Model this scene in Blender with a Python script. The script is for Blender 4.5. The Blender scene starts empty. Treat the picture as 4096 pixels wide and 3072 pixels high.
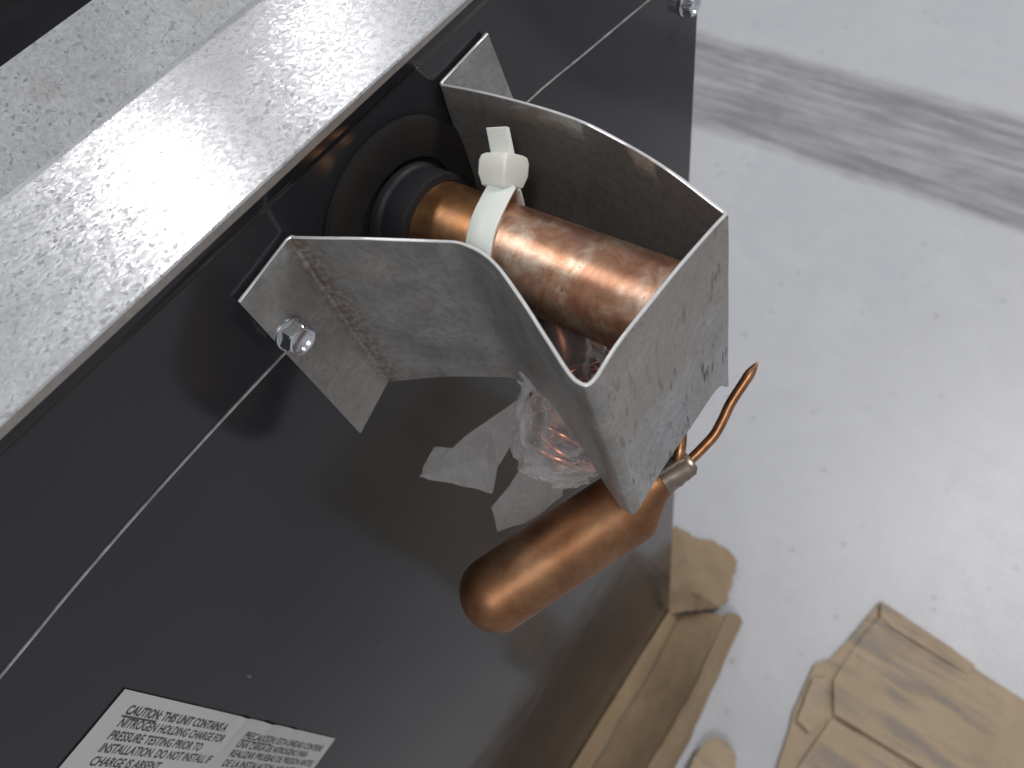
import bpy, bmesh, math, random
from mathutils import Vector, Matrix, noise
random.seed(7)
sc = bpy.context.scene
COL = sc.collection

# ------------------------------------------------------------------ camera
cam_d = bpy.data.cameras.new("camera")
cam = bpy.data.objects.new("camera", cam_d); COL.objects.link(cam)
cam_d.sensor_fit = 'HORIZONTAL'; cam_d.sensor_width = 36.0; cam_d.lens = 25.10
cam_d.clip_start = 0.01; cam_d.clip_end = 60.0
cam.matrix_world = Matrix(((0.593492, 0.738990, -0.318842, 0.0),
                           (-0.785737, 0.446201, -0.428394, -0.140),
                           (-0.174311, 0.504775, 0.845469, 1.2915),
                           (0, 0, 0, 1)))
cam_d.dof.use_dof = True; cam_d.dof.focus_distance = 0.195; cam_d.dof.aperture_fstop = 17.0
sc.camera = cam

# ------------------------------------------------------------------ room light (indoor: ceiling strip lamps, one added fill, soft bounce)
w = bpy.data.worlds.new("World"); sc.world = w; w.use_nodes = True
bg = w.node_tree.nodes["Background"]
bg.inputs["Color"].default_value = (0.93, 0.96, 1.0, 1); bg.inputs["Strength"].default_value = 0.38
def strip(name, x, y, z, length, power, width=0.14):
    l = bpy.data.lights.new(name, 'AREA'); l.shape = 'RECTANGLE'; l.size = length; l.size_y = width
    l.energy = power; l.color = (1.0, 0.985, 0.96)
    o = bpy.data.objects.new(name, l); COL.objects.link(o); o.location = (x, y, z)
    return o
strip("strip_lamp", 0.85, 3.25, 3.5, 0.34, 16, 0.12)
strip("strip_lamp", 2.25, 3.35, 3.5, 0.60, 11)
strip("strip_lamp", -0.35, 1.40, 3.5, 1.2, 14)
strip("strip_lamp", 2.5, -1.10, 3.5, 1.2, 70)
strip("strip_lamp", -1.3, -1.10, 3.5, 1.2, 30)  # unseen fill lamp, added to brighten the bag and left bracket wall
vs = sc.view_settings
vs.view_transform = 'Standard'; vs.look = 'None'; vs.exposure = 0.0; vs.gamma = 1.0; vs.use_curve_mapping = False
sc.cycles.max_bounces = 8; sc.cycles.transparent_max_bounces = 16; sc.cycles.use_denoising = True

# ------------------------------------------------------------------ helpers
ORG = {}
def tag(o, label=None, cat=None, group=None, kind=None):
    if label: o["label"] = label
    if cat: o["category"] = cat
    if group: o["group"] = group
    if kind: o["kind"] = kind
    return o
def thing(name, loc, label, cat, group=None):
    o = bpy.data.objects.new(name, None); COL.objects.link(o)
    o.location = loc; o.empty_display_size = 0.02
    ORG[o.name] = Vector(loc)
    return tag(o, label, cat, group)
def obj(name, verts, faces, mats, parent=None, smooth=False, midx=None, recalc=False):
    """one mesh object; verts are metres in the room, shifted to the parent's origin"""
    org = ORG.get(parent.name, Vector((0, 0, 0))) if parent else Vector((0, 0, 0))
    me = bpy.data.meshes.new(name)
    me.from_pydata([tuple(Vector(v) - org) for v in verts], [], faces)
    if not isinstance(mats, (list, tuple)): mats = [mats]
    for m in mats: me.materials.append(m)
    if midx:
        for p, i in zip(me.polygons, midx): p.material_index = i
    if smooth:
        for p in me.polygons: p.use_smooth = True
    me.update()
    if recalc:
        b = bmesh.new(); b.from_mesh(me); bmesh.ops.recalc_face_normals(b, faces=b.faces); b.to_mesh(me); b.free()
    o = bpy.data.objects.new(name, me); COL.objects.link(o)
    if parent: o.parent = parent
    ORG[o.name] = org
    return o
def sharp(o, deg=35):
    me = o.data
    b = bmesh.new(); b.from_mesh(me)
    for e in b.edges:
        e.smooth = not (len(e.link_faces) == 2 and e.calc_face_angle(0) > math.radians(deg))
    for f in b.faces: f.smooth = True
    b.to_mesh(me); b.free()
    return o
def frame(d):
    d = Vector(d).normalized()
    a = Vector((0, 0, 1)) if abs(d.z) < 0.9 else Vector((1, 0, 0))
    u = d.cross(a).normalized(); v = u.cross(d).normalized()
    return d, u, v
def loft(rings, closed=True, cap=(True, True)):
    V, F = [], []
    n = len(rings[0])
    for r in rings: V += [tuple(p) for p in r]
    for i in range(len(rings) - 1):
        for j in range(n if closed else n - 1):
            k = (j + 1) % n
            F.append((i*n + j, i*n + k, (i+1)*n + k, (i+1)*n + j))
    if closed and cap[0]: F.append(tuple(reversed(range(n))))
    if closed and cap[1]: F.append(tuple(range((len(rings)-1)*n, len(rings)*n)))
    return V, F
def tube(path, radii, n=24, up=None):
    """tube along a list of points; radii one per point or a number"""
    P = [Vector(p) for p in path]
    if not hasattr(radii, '__len__'): radii = [radii]*len(P)
    rings = []; u = None
    for i, p in enumerate(P):
        t = (P[min(i+1, len(P)-1)] - P[max(i-1, 0)]).normalized()
        if u is None: _, u, _ = frame(t)
        u = (u - t*(u.dot(t))).normalized(); v = t.cross(u)
        rings.append([p + (u*math.cos(a) + v*math.sin(a))*radii[i] for a in [2*math.pi*k/n for k in range(n)]])
    return loft(rings)
def spline(pts, per=8):
    """Catmull-Rom through points of any dimension"""
    P = [tuple(p) for p in pts]; out = []
    for i in range(len(P)-1):
        p0 = P[max(i-1, 0)]; p1 = P[i]; p2 = P[i+1]; p3 = P[min(i+2, len(P)-1)]
        for k in range(per):
            t = k/per
            out.append(tuple(0.5*((2*b) + (-a+c)*t + (2*a-5*b+4*c-d)*t*t + (-a+3*b-3*c+d)*t**3) for a, b, c, d in zip(p0, p1, p2, p3)))
    out.append(P[-1]); return out
def box(x0, x1, y0, y1, z0, z1):
    V = [(x, y, z) for z in (z0, z1) for y in (y0, y1) for x in (x0, x1)]
    F = [(0, 2, 3, 1), (4, 5, 7, 6), (0, 1, 5, 4), (2, 6, 7, 3), (0, 4, 6, 2), (1, 3, 7, 5)]
    return V, F
def slab(poly, z0, z1):
    n = len(poly)
    V = [(x, y, z0) for x, y in poly] + [(x, y, z1) for x, y in poly]
    F = [tuple(reversed(range(n))), tuple(range(n, 2*n))] + [(i, (i+1) % n, n+(i+1) % n, n+i) for i in range(n)]
    return V, F

# ------------------------------------------------------------------ materials
def mat(name):
    m = bpy.data.materials.new(name); m.use_nodes = True
    nt = m.node_tree; nt.nodes.clear()
    return m, nt, nt.nodes, nt.links
def N(nt, typ, **kw):
    n = nt.nodes.new(typ)
    for k, v in kw.items():
        if k.startswith('i_'):
            key = k[2:]; key = int(key) if key.isdigit() else key.replace('_', ' ')
            n.inputs[key].default_value = v
        else: setattr(n, k, v)
    return n
def coords(nt, scale=(1, 1, 1), rot=(0, 0, 0), loc=(0, 0, 0)):
    g = N(nt, 'ShaderNodeNewGeometry')          # world position, so parts share one pattern
    mp = N(nt, 'ShaderNodeMapping'); mp.inputs['Scale'].default_value = scale; mp.inputs['Rotation'].default_value = rot; mp.inputs['Location'].default_value = loc
    nt.links.new(g.outputs['Position'], mp.inputs['Vector']); return mp.outputs['Vector']
def ramp(nt, fac, stops):
    r = N(nt, 'ShaderNodeValToRGB'); el = r.color_ramp.elements
    while len(el) < len(stops): el.new(0.5)
    for e, (p, c) in zip(el, stops):
        e.position = p; e.color = c if len(c) == 4 else (*c, 1)
    nt.links.new(fac, r.inputs['Fac']); return r.outputs['Color']
def mix(nt, fac, a, b, blend='MIX'):
    m = N(nt, 'ShaderNodeMix', data_type='RGBA', blend_type=blend)
    for s, v in ((0, fac), (6, a), (7, b)):
        if isinstance(v, (int, float)): m.inputs[s].default_value = v
        elif isinstance(v, (tuple, list)): m.inputs[s].default_value = (*v, 1) if len(v) == 3 else v
        else: nt.links.new(v, m.inputs[s])
    return m.outputs[2]
def noi(nt, vec, scale, detail=3, rough=0.55, dist=0.0):
    n = N(nt, 'ShaderNodeTexNoise'); n.inputs['Scale'].default_value = scale; n.inputs['Detail'].default_value = detail
    n.inputs['Roughness'].default_value = rough; n.inputs['Distortion'].default_value = dist
    nt.links.new(vec, n.inputs['Vector']); return n.outputs['Fac']
def bump(nt, h, strength, dist):
    b = N(nt, 'ShaderNodeBump'); b.inputs['Strength'].default_value = strength; b.inputs['Distance'].default_value = dist
    nt.links.new(h, b.inputs['Height']); return b.outputs['Normal']
def out(nt, sh):
    o = N(nt, 'ShaderNodeOutputMaterial'); nt.links.new(sh, o.inputs['Surface'])
def principled(nt, col=None, metallic=0.0, rough=0.5, normal=None, **kw):
    p = N(nt, 'ShaderNodeBsdfPrincipled')
    for key, v in (('Base Color', col), ('Metallic', metallic), ('Roughness', rough), ('Normal', normal)):
        if v is None: continue
        if isinstance(v, (int, float)): p.inputs[key].default_value = v
        elif isinstance(v, tuple): p.inputs[key].default_value = (*v, 1) if len(v) == 3 else v
        else: nt.links.new(v, p.inputs[key])
    for k, v in kw.items(): p.inputs[k.replace('_', ' ')].default_value = v
    return p
def simple(name, col, rough=0.5, metallic=0.0, nscale=0, namp=0.25, bmp=0.0, bs=600, **kw):
    m, nt, _, L = mat(name)
    c = col; nrm = None
    v = coords(nt)
    if nscale:
        f = noi(nt, v, nscale)
        c = mix(nt, f, tuple(x*(1-namp) for x in col), tuple(min(1, x*(1+namp)) for x in col))
    if bmp: nrm = bump(nt, noi(nt, v, bs), bmp, 0.0005)
    p = principled(nt, c, metallic, rough, nrm, **kw); out(nt, p.outputs[0]); return m

def galvanised(name, lo, hi, rough=(0.25, 0.45), cell=620, metallic=0.85, tilt=0.12, brown=0.0, ring=None):
    """zinc spangle: small irregular crystals, each with its own tone and slight tilt"""
    m, nt, _, L = mat(name)
    v = coords(nt)
    nz = N(nt, 'ShaderNodeTexNoise'); nz.inputs['Scale'].default_value = 260; nz.inputs['Detail'].default_value = 2
    L.new(v, nz.inputs['Vector'])
    add = N(nt, 'ShaderNodeVectorMath', operation='MULTIPLY_ADD'); add.inputs[1].default_value = (0.0035,)*3
    L.new(nz.outputs['Color'], add.inputs[0]); L.new(v, add.inputs[2])
    vor = N(nt, 'ShaderNodeTexVoronoi'); vor.inputs['Scale'].default_value = cell; L.new(add.outputs[0], vor.inputs['Vector'])
    sep = N(nt, 'ShaderNodeSeparateColor'); L.new(vor.outputs['Color'], sep.inputs[0])
    big = noi(nt, v, 38, 4, 0.6)
    base = ramp(nt, sep.outputs[0], [(0.0, tuple(x*0.62 for x in lo)), (0.05, tuple(x*0.80 for x in lo)), (0.12, lo), (0.85, hi), (1.0, tuple(min(1, x*1.06) for x in hi))])
    base = mix(nt, ramp(nt, big, [(0.38, (0, 0, 0)), (0.66, (0.5,)*3)]), base, tuple(x*0.80 for x in lo))
    if brown:
        bn = noi(nt, v, 55, 3, 0.6)
        base = mix(nt, ramp(nt, bn, [(0.60, (0, 0, 0)), (0.75, (brown,)*3)]), base, (0.30, 0.22, 0.15))
    if ring:
        sub = N(nt, 'ShaderNodeVectorMath', operation='DISTANCE'); L.new(v, sub.inputs[0]); sub.inputs[1].default_value = ring
        rf = ramp(nt, sub.outputs['Value'], [(0.0, (0.35,)*3), (0.0009, (0.25,)*3), (0.0014, (0.9,)*3), (0.0019, (0,)*3)])
        base = mix(nt, rf, base, (0.10, 0.10, 0.10))
    rr = N(nt, 'ShaderNodeMapRange'); rr.inputs['To Min'].default_value = rough[0]; rr.inputs['To Max'].default_value = rough[1]
    L.new(sep.outputs[1], rr.inputs['Value'])
    # crystal tilt
    geo = N(nt, 'ShaderNodeNewGeometry')
    va = N(nt, 'ShaderNodeVectorMath', operation='SUBTRACT'); L.new(vor.outputs['Color'], va.inputs[0]); va.inputs[1].default_value = (0.5,)*3
    vm = N(nt, 'ShaderNodeVectorMath', operation='SCALE'); L.new(va.outputs[0], vm.inputs[0]); vm.inputs['Scale'].default_value = tilt
    vp = N(nt, 'ShaderNodeVectorMath', operation='ADD'); L.new(vm.outputs[0], vp.inputs[0]); L.new(geo.outputs['Normal'], vp.inputs[1])
    vn = N(nt, 'ShaderNodeVectorMath', operation='NORMALIZE'); L.new(vp.outputs[0], vn.inputs[0])
    p = principled(nt, base, metallic, rr.outputs[0], vn.outputs[0]); out(nt, p.outputs[0]); return m

M = {}
M['flange'] = galvanised('zinc_flange', (0.60, 0.605, 0.63), (0.70, 0.705, 0.73), (0.20, 0.34), 1050, 0.62, 0.060)
M['slope'] = galvanised('zinc_slope', (0.35, 0.36, 0.375), (0.42, 0.43, 0.45), (0.40, 0.55), 1300, 0.45, 0.03, brown=0.4, ring=(0.1093, 0.0691, 1.1937))

def bracket_metal(name, base, scratch, rough=(0.36, 0.58), calm=1.0):
    m, nt, _, L = mat(name)
    v = coords(nt)
    n1 = noi(nt, v, 70, 5, 0.62); n2 = noi(nt, v, 420, 4, 0.6, 0.6); n3 = noi(nt, v, 28, 2)
    c = ramp(nt, n1, [(0.28, tuple(x*(1-0.34*calm) for x in base)), (0.42, tuple(x*(1-0.14*calm) for x in base)), (0.56, base), (0.74, tuple(x*(1+0.25*calm) for x in base))])
    c = mix(nt, ramp(nt, n2, [(0.40, (0.5,)*3), (0.54, (0,)*3)]), c, tuple(x*0.66 for x in base))
    c = mix(nt, ramp(nt, n3, [(0.50, (0,)*3), (0.72, (0.5,)*3)]), c, (0.36, 0.31, 0.27))
    sx = N(nt, 'ShaderNodeSeparateXYZ'); L.new(v, sx.inputs[0])
    if not scratch:                                       # worn zinc and rust pits along the tab fold
        fx = N(nt, 'ShaderNodeMath', operation='MULTIPLY_ADD'); L.new(sx.outputs['Z'], fx.inputs[0]); fx.inputs[1].default_value = 0.026; L.new(sx.outputs['X'], fx.inputs[2])
        f1 = N(nt, 'ShaderNodeMath', operation='SUBTRACT'); L.new(fx.outputs[0], f1.inputs[0]); f1.inputs[1].default_value = 0.0520 + 0.026*1.16
        f2 = N(nt, 'ShaderNodeMath', operation='ABSOLUTE'); L.new(f1.outputs[0], f2.inputs[0])
        near = ramp(nt, f2.outputs[0], [(0.0006, (1,)*3), (0.0035, (0,)*3)])
        pit = ramp(nt, noi(nt, v, 520, 3, 0.6), [(0.44, (0,)*3), (0.56, (0.8,)*3)])
        mu = N(nt, 'ShaderNodeMath', operation='MULTIPLY'); L.new(near, mu.inputs[0]); L.new(pit, mu.inputs[1])
        c = mix(nt, mu.outputs[0], c, (0.20, 0.13, 0.085))
    h = n2
    if scratch:
        vs_ = coords(nt, (520, 520, 95), (0, 0.25, 0))
        s = noi(nt, vs_, 1.0, 2, 0.5, 0.4)
        msk = noi(nt, v, 60, 2)
        sm = N(nt, 'ShaderNodeMath', operation='MULTIPLY')
        L.new(ramp(nt, s, [(0.57, (0,)*3), (0.66, (1,)*3)]), sm.inputs[0]); L.new(ramp(nt, msk, [(0.40, (0,)*3), (0.56, (0.85,)*3)]), sm.inputs[1])
        c = mix(nt, sm.outputs[0], c, (0.10, 0.085, 0.075))
    if scratch:                                           # brown stain on the upper part of the plate, ragged lower border
        st = N(nt, 'ShaderNodeMath', operation='MULTIPLY_ADD'); L.new(noi(nt, v, 60, 4, 0.65), st.inputs[0]); st.inputs[1].default_value = 0.05; L.new(sx.outputs['Z'], st.inputs[2])
        so = N(nt, 'ShaderNodeMath', operation='SUBTRACT'); L.new(st.outputs[0], so.inputs[0]); so.inputs[1].default_value = 1.0
        c = mix(nt, ramp(nt, so.outputs[0], [(0.148, (0,)*3), (0.162, (0.55,)*3)]), c, (0.33, 0.275, 0.225))
        p3 = noi(nt, v, 300, 4, 0.65, 1.0)
        c = mix(nt, ramp(nt, p3, [(0.34, (0.55,)*3), (0.44, (0,)*3), (0.60, (0,)*3), (0.70, (0.3,)*3)]), c, (0.24, 0.235, 0.23))
    rr = N(nt, 'ShaderNodeMapRange'); rr.inputs['To Min'].default_value = rough[0]; rr.inputs['To Max'].default_value = rough[1]; L.new(n1, rr.inputs['Value'])
    p = principled(nt, c, 0.72, rr.outputs[0], bump(nt, h, 0.55 if scratch else 0.3, 0.0005)); out(nt, p.outputs[0]); return m
M['bracket'] = bracket_metal('dull_zinc', (0.38, 0.37, 0.355), False)
M['bracket_in'] = bracket_metal('smooth_zinc', (0.36, 0.345, 0.33), False, (0.24, 0.36), 0.35)
M['bracket_front'] = bracket_metal('scuffed_zinc', (0.43, 0.435, 0.445), True)
M['edge'] = simple('cut_metal_edge', (0.80, 0.79, 0.80), 0.32, 0.5, 500, 0.20)
M['dull_edge'] = simple('cut_flange_edge', (0.34, 0.31, 0.29), 0.5, 0.5, 300, 0.3)
M['screw'] = simple('bright_zinc_plating', (0.72, 0.74, 0.78), 0.20, 1.0, 900, 0.12)

def dark_paint():
    m, nt, _, L = mat('dark_painted_steel')
    v = coords(nt)
    n1 = noi(nt, v, 18, 4)
    c = mix(nt, n1, (0.022, 0.0245, 0.030), (0.029, 0.0305, 0.034))
    # small pale scuffs
    s = noi(nt, coords(nt, (160, 160, 60), (0, 0.5, 0)), 1.0, 2, 0.5)
    c = mix(nt, ramp(nt, s, [(0.775, (0,)*3), (0.80, (0.5,)*3)]), c, (0.30, 0.30, 0.30))
    nb = bump(nt, noi(nt, v, 9, 2), 0.25, 0.004)           # slightly oil-canned sheet
    d = N(nt, 'ShaderNodeBsdfDiffuse'); L.new(c, d.inputs['Color'])
    g = N(nt, 'ShaderNodeBsdfGlossy'); L.new(nb, g.inputs['Normal']); g.inputs['Roughness'].default_value = 0.11; g.inputs['Color'].default_value = (0.74, 0.71, 0.695, 1)
    rg = N(nt, 'ShaderNodeMapRange'); rg.inputs['To Min'].default_value = 0.07; rg.inputs['To Max'].default_value = 0.19; L.new(noi(nt, v, 30, 5, 0.65, 0.6), rg.inputs['Value']); L.new(rg.outputs[0], g.inputs['Roughness'])
    fr = N(nt, 'ShaderNodeFresnel'); fr.inputs['IOR'].default_value = 1.40
    f2 = N(nt, 'ShaderNodeMath', operation='MULTIPLY_ADD'); L.new(fr.outputs[0], f2.inputs[0]); f2.inputs[1].default_value = 0.85; f2.inputs[2].default_value = 0.028
    ms = N(nt, 'ShaderNodeMixShader'); L.new(f2.outputs[0], ms.inputs[0]); L.new(d.outputs[0], ms.inputs[1]); L.new(g.outputs[0], ms.inputs[2])
    out(nt, ms.outputs[0]); return m
M['paint'] = dark_paint()
M['paint_edge'] = simple('worn_paint_edge', (0.24, 0.24, 0.25), 0.45, 0.4, 240, 0.85)
M['black'] = simple('recess_shade', (0.010, 0.010, 0.011), 0.6)
M['dark_int'] = simple('interior_shade', (0.010, 0.0105, 0.012), 0.7, 0, 60, 0.5, Specular_IOR_Level=0.04)  # near-black without sheen: shade inside the cabinet put into the colour
M['rubber'] = simple('black_rubber', (0.016, 0.016, 0.020), 0.55, 0, 200, 0.3, 0.2, 700, Specular_IOR_Level=0.35)
M['rubber_ring'] = simple('dusty_rubber', (0.017, 0.0155, 0.0145), 0.75, 0, 90, 0.45, 0.3, 500, Specular_IOR_Level=0.2)
M['nylon'] = simple('milky_nylon', (0.77, 0.77, 0.73), 0.38, 0, 150, 0.05, 0.06, 400, Subsurface_Weight=0.35, Subsurface_Scale=0.004)

def copper(name, cols, rough=(0.22, 0.42), scale=60, specks=True, band=False):
    m, nt, _, L = mat(name)
    v = coords(nt)
    n1 = noi(nt, v, scale, 5, 0.62, 0.8); n2 = noi(nt, v, scale*2.6, 4, 0.6); n3 = noi(nt, v, 900, 3)
    c = ramp(nt, n1, [(0.28, cols[0]), (0.46, cols[1]), (0.58, cols[2]), (0.74, cols[3])])
    c = mix(nt, ramp(nt, n2, [(0.40, (0.45,)*3), (0.56, (0,)*3)]), c, cols[0])
    if specks: c = mix(nt, ramp(nt, n3, [(0.28, (0.7,)*3), (0.34, (0,)*3)]), c, (0.10, 0.05, 0.03))
    rr = N(nt, 'ShaderNodeMapRange'); rr.inputs['To Min'].default_value = rough[0]; rr.inputs['To Max'].default_value = rough[1]; L.new(n2, rr.inputs['Value'])
    if band:                                              # orange brown heat stain between the sleeve and the tie
        sx = N(nt, 'ShaderNodeSeparateXYZ'); L.new(v, sx.inputs[0])
        ma = N(nt, 'ShaderNodeMath', operation='ADD'); L.new(sx.outputs['Y'], ma.inputs[0]); ma.inputs[1].default_value = 0.5
        c = mix(nt, ramp(nt, ma.outputs[0], [(0.461, (0,)*3), (0.466, (0.85,)*3)]), c, mix(nt, n2, (0.40, 0.17, 0.06), (0.58, 0.29, 0.12)))
        # dark rose tarnish
        n4 = noi(nt, v, 48, 3, 0.6, 0.6)
        c = mix(nt, ramp(nt, n4, [(0.56, (0,)*3), (0.66, (0.7,)*3)]), c, (0.40, 0.20, 0.16))
    p = principled(nt, c, 0.95, rr.outputs[0], bump(nt, n2, 0.08, 0.0006)); out(nt, p.outputs[0]); return m
M['copper'] = copper('tarnished_copper', [(0.36, 0.16, 0.095), (0.56, 0.32, 0.21), (0.71, 0.54, 0.42), (0.81, 0.73, 0.59)], (0.26, 0.44), 85, band=True)
M['copper_warm'] = copper('warm_copper', [(0.42, 0.18, 0.07), (0.60, 0.29, 0.12), (0.68, 0.36, 0.17), (0.72, 0.42, 0.24)], (0.30, 0.48), 45)
M['copper_bulb'] = copper('brown_copper', [(0.19, 0.085, 0.042), (0.29, 0.14, 0.072), (0.34, 0.185, 0.10), (0.34, 0.235, 0.15)], (0.42, 0.54), 38, False)
M['solder'] = simple('grey_brazed_metal', (0.28, 0.225, 0.185), 0.30, 0.9, 300, 0.45)
M['copper_dark'] = copper('dark_copper', [(0.14, 0.05, 0.03), (0.24, 0.09, 0.05), (0.34, 0.15, 0.09), (0.42, 0.22, 0.15)], (0.22, 0.36), 90, False)
M['copper_red'] = copper('reddish_copper', [(0.30, 0.09, 0.05), (0.48, 0.17, 0.10), (0.60, 0.26, 0.17), (0.66, 0.36, 0.26)], (0.18, 0.30), 120, False)
M['tube'] = copper('dull_copper', [(0.22, 0.10, 0.05), (0.38, 0.18, 0.09), (0.46, 0.24, 0.13), (0.50, 0.32, 0.20)], (0.30, 0.42), 120, False)

def film(name, a0, a1):
    m, nt, _, L = mat(name)
    v = coords(nt)
    n = noi(nt, v, 130, 4, 0.6, 1.2)
    p = principled(nt, (0.84, 0.83, 0.84), 0.0, 0.12, bump(nt, n, 0.8, 0.0012), Coat_Weight=1.0, Coat_Roughness=0.05)
    t = N(nt, 'ShaderNodeBsdfTransparent'); t.inputs['Color'].default_value = (0.97, 0.95, 0.95, 1)
    lw = N(nt, 'ShaderNodeLayerWeight'); lw.inputs['Blend'].default_value = 0.35
    a = N(nt, 'ShaderNodeMath', operation='MULTIPLY_ADD'); L.new(lw.outputs['Facing'], a.inputs[0]); a.inputs[1].default_value = a1; a.inputs[2].default_value = a0
    ms = N(nt, 'ShaderNodeMixShader'); L.new(a.outputs[0], ms.inputs[0]); L.new(t.outputs[0], ms.inputs[1]); L.new(p.outputs[0], ms.inputs[2])
    out(nt, ms.outputs[0]); return m
M['film'] = film('clear_plastic_film', 0.15, 0.62)
M['film_flap'] = film('milky_plastic_film', 0.22, 0.55)
M['paper'] = simple('sticker_paper', (0.53, 0.515, 0.51), 0.45, 0, 40, 0.05, 0.05, 60)
M['ink'] = simple('black_ink', (0.035, 0.032, 0.034), 0.5)

def cardboard(name, rub, lo, hi):
    m, nt, _, L = mat(name)
    v = coords(nt)
    n1 = noi(nt, v, 14, 4); n2 = noi(nt, v, 220, 3)
    c = mix(nt, n1, lo, hi)
    c = mix(nt, ramp(nt, n2, [(0.35, (0.25,)*3), (0.6, (0,)*3)]), c, (0.28, 0.21, 0.14))
    s = noi(nt, coords(nt, (60, 7, 20), (0, 0, 0.15)), 1.0, 3, 0.6)      # black rub marks along one direction
    k = noi(nt, v, 6.5, 2)
    sm = N(nt, 'ShaderNodeMath', operation='MULTIPLY')
    L.new(ramp(nt, s, [(0.44, (0,)*3), (0.62, (1,)*3)]), sm.inputs[0]); L.new(ramp(nt, k, [(0.44, (0,)*3), (0.56, (rub,)*3)]), sm.inputs[1])
    c = mix(nt, sm.outputs[0], c, (0.14, 0.14, 0.15))
    p = principled(nt, c, 0, 0.75, bump(nt, n1, 0.25, 0.01)); out(nt, p.outputs[0]); return m
M['card'] = cardboard('rubbed_cardboard', 0.55, (0.31, 0.23, 0.15), (0.48, 0.365, 0.25))
M['card_clean'] = cardboard('shaded_brown_cardboard', 0.06, (0.17, 0.115, 0.066), (0.40, 0.29, 0.178))  # tray board darkened, shade of its valley put into the colour

def floor_mat():
    m, nt, _, L = mat('painted_concrete')
    v = coords(nt)
    n1 = noi(nt, v, 2.2, 5, 0.6); n2 = noi(nt, v, 26, 4, 0.6)
    c = mix(nt, n1, (0.45, 0.455, 0.49), (0.52, 0.525, 0.55))
    c = mix(nt, ramp(nt, n2, [(0.35, (0.22,)*3), (0.6, (0,)*3)]), c, (0.42, 0.42, 0.46))
    # tyre track running along y between x 1.34 and 1.68
    sx = N(nt, 'ShaderNodeSeparateXYZ'); L.new(v, sx.inputs[0])
    wob = noi(nt, v, 5, 3)
    xx = N(nt, 'ShaderNodeMath', operation='MULTIPLY_ADD'); L.new(wob, xx.inputs[0]); xx.inputs[1].default_value = 0.05; L.new(sx.outputs['X'], xx.inputs[2])
    off = N(nt, 'ShaderNodeMath', operation='SUBTRACT'); L.new(xx.outputs[0], off.inputs[0]); off.inputs[1].default_value = 1.0
    band = ramp(nt, off.outputs[0], [(0.36, (0,)*3), (0.40, (0.85,)*3), (0.55, (0.75,)*3), (0.68, (0.85,)*3), (0.73, (0,)*3)])
    st = noi(nt, coords(nt, (44, 3.6, 1)), 1.0, 4, 0.62, 0.15)
    bm_ = N(nt, 'ShaderNodeMath', operation='MULTIPLY'); L.new(band, bm_.inputs[0]); L.new(ramp(nt, st, [(0.34, (0.45,)*3), (0.60, (1,)*3)]), bm_.inputs[1])
    c = mix(nt, bm_.outputs[0], c, (0.15, 0.145, 0.155))
    # scattered dark specks and faint drag lines
    sp = N(nt, 'ShaderNodeTexVoronoi'); sp.inputs['Scale'].default_value = 17; L.new(v, sp.inputs['Vector'])
    c = mix(nt, ramp(nt, sp.outputs['Distance'], [(0.05, (0.45,)*3), (0.13, (0,)*3)]), c, (0.26, 0.26, 0.28))
    dl = noi(nt, coords(nt, (70, 3, 1), (0, 0, 0.5)), 1.0, 3, 0.6)
    c = mix(nt, ramp(nt, dl, [(0.64, (0,)*3), (0.78, (0.16,)*3)]), c, (0.33, 0.33, 0.36))
    sc_ = noi(nt, v, 9, 5, 0.7)
    c = mix(nt, ramp(nt, sc_, [(0.66, (0,)*3), (0.74, (0.35,)*3)]), c, (0.38, 0.36, 0.34))
    gr_ = noi(nt, v, 240, 3, 0.7)                          # sandy grain
    c = mix(nt, ramp(nt, gr_, [(0.36, (0.35,)*3), (0.5, (0,)*3)]), c, (0.36, 0.36, 0.39))
    pt = noi(nt, v, 5.5, 5, 0.7, 0.8)                      # soft worn patches
    c = mix(nt, ramp(nt, pt, [(0.50, (0,)*3), (0.72, (0.14,)*3)]), c, (0.68, 0.685, 0.70))
    rr = N(nt, 'ShaderNodeMapRange'); rr.inputs['To Min'].default_value = 0.22; rr.inputs['To Max'].default_value = 0.42; L.new(n2, rr.inputs['Value'])
    p = principled(nt, c, 0, rr.outputs[0], bump(nt, gr_, 0.2, 0.003)); out(nt, p.outputs[0]); return m
M['floor'] = floor_mat()

# ------------------------------------------------------------------ floor
tag(obj('floor', [(-6, -6, 0), (8, -6, 0), (8, 7, 0), (-6, 7, 0)], [(0, 1, 2, 3)], M['floor']), kind='structure')

# ------------------------------------------------------------------ equipment cabinet
X0, X1 = -0.62, 0.2605
cab = thing('equipment_cabinet', ((X0+X1)/2, 0.27, 0.0), 'tall dark painted metal equipment cabinet with galvanised top flange', 'cabinet')
def extrude_profile(prof, x0, x1, nseg=1, fn=None):
    """profile of (y,z) points extruded along x"""
    xs = [x0 + (x1-x0)*i/nseg for i in range(nseg+1)]
    V = [(x, *(fn(x, y, z) if fn else (y, z))) for x in xs for (y, z) in prof]
    n = len(prof); F = []
    for i in range(nseg):
        for j in range(n):
            k = (j+1) % n
            F.append((i*n+j, i*n+k, (i+1)*n+k, (i+1)*n+j))
    F.append(tuple(range(n-1, -1, -1))); F.append(tuple(range(nseg*n, nseg*n+n)))
    return V, F
up_prof = [(-0.0005, 1.104), (-0.0005, 1.1768), (-0.0007, 1.1778), (-0.0011, 1.1784), (-0.0013, 1.1790), (-0.0013, 1.1826), (0.0008, 1.1826), (0.0008, 1.104)]
V, F = extrude_profile(up_prof, X0, X1)
sharp(obj('upper_panel', V, F, M['paint'], cab, recalc=True), 50)
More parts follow.
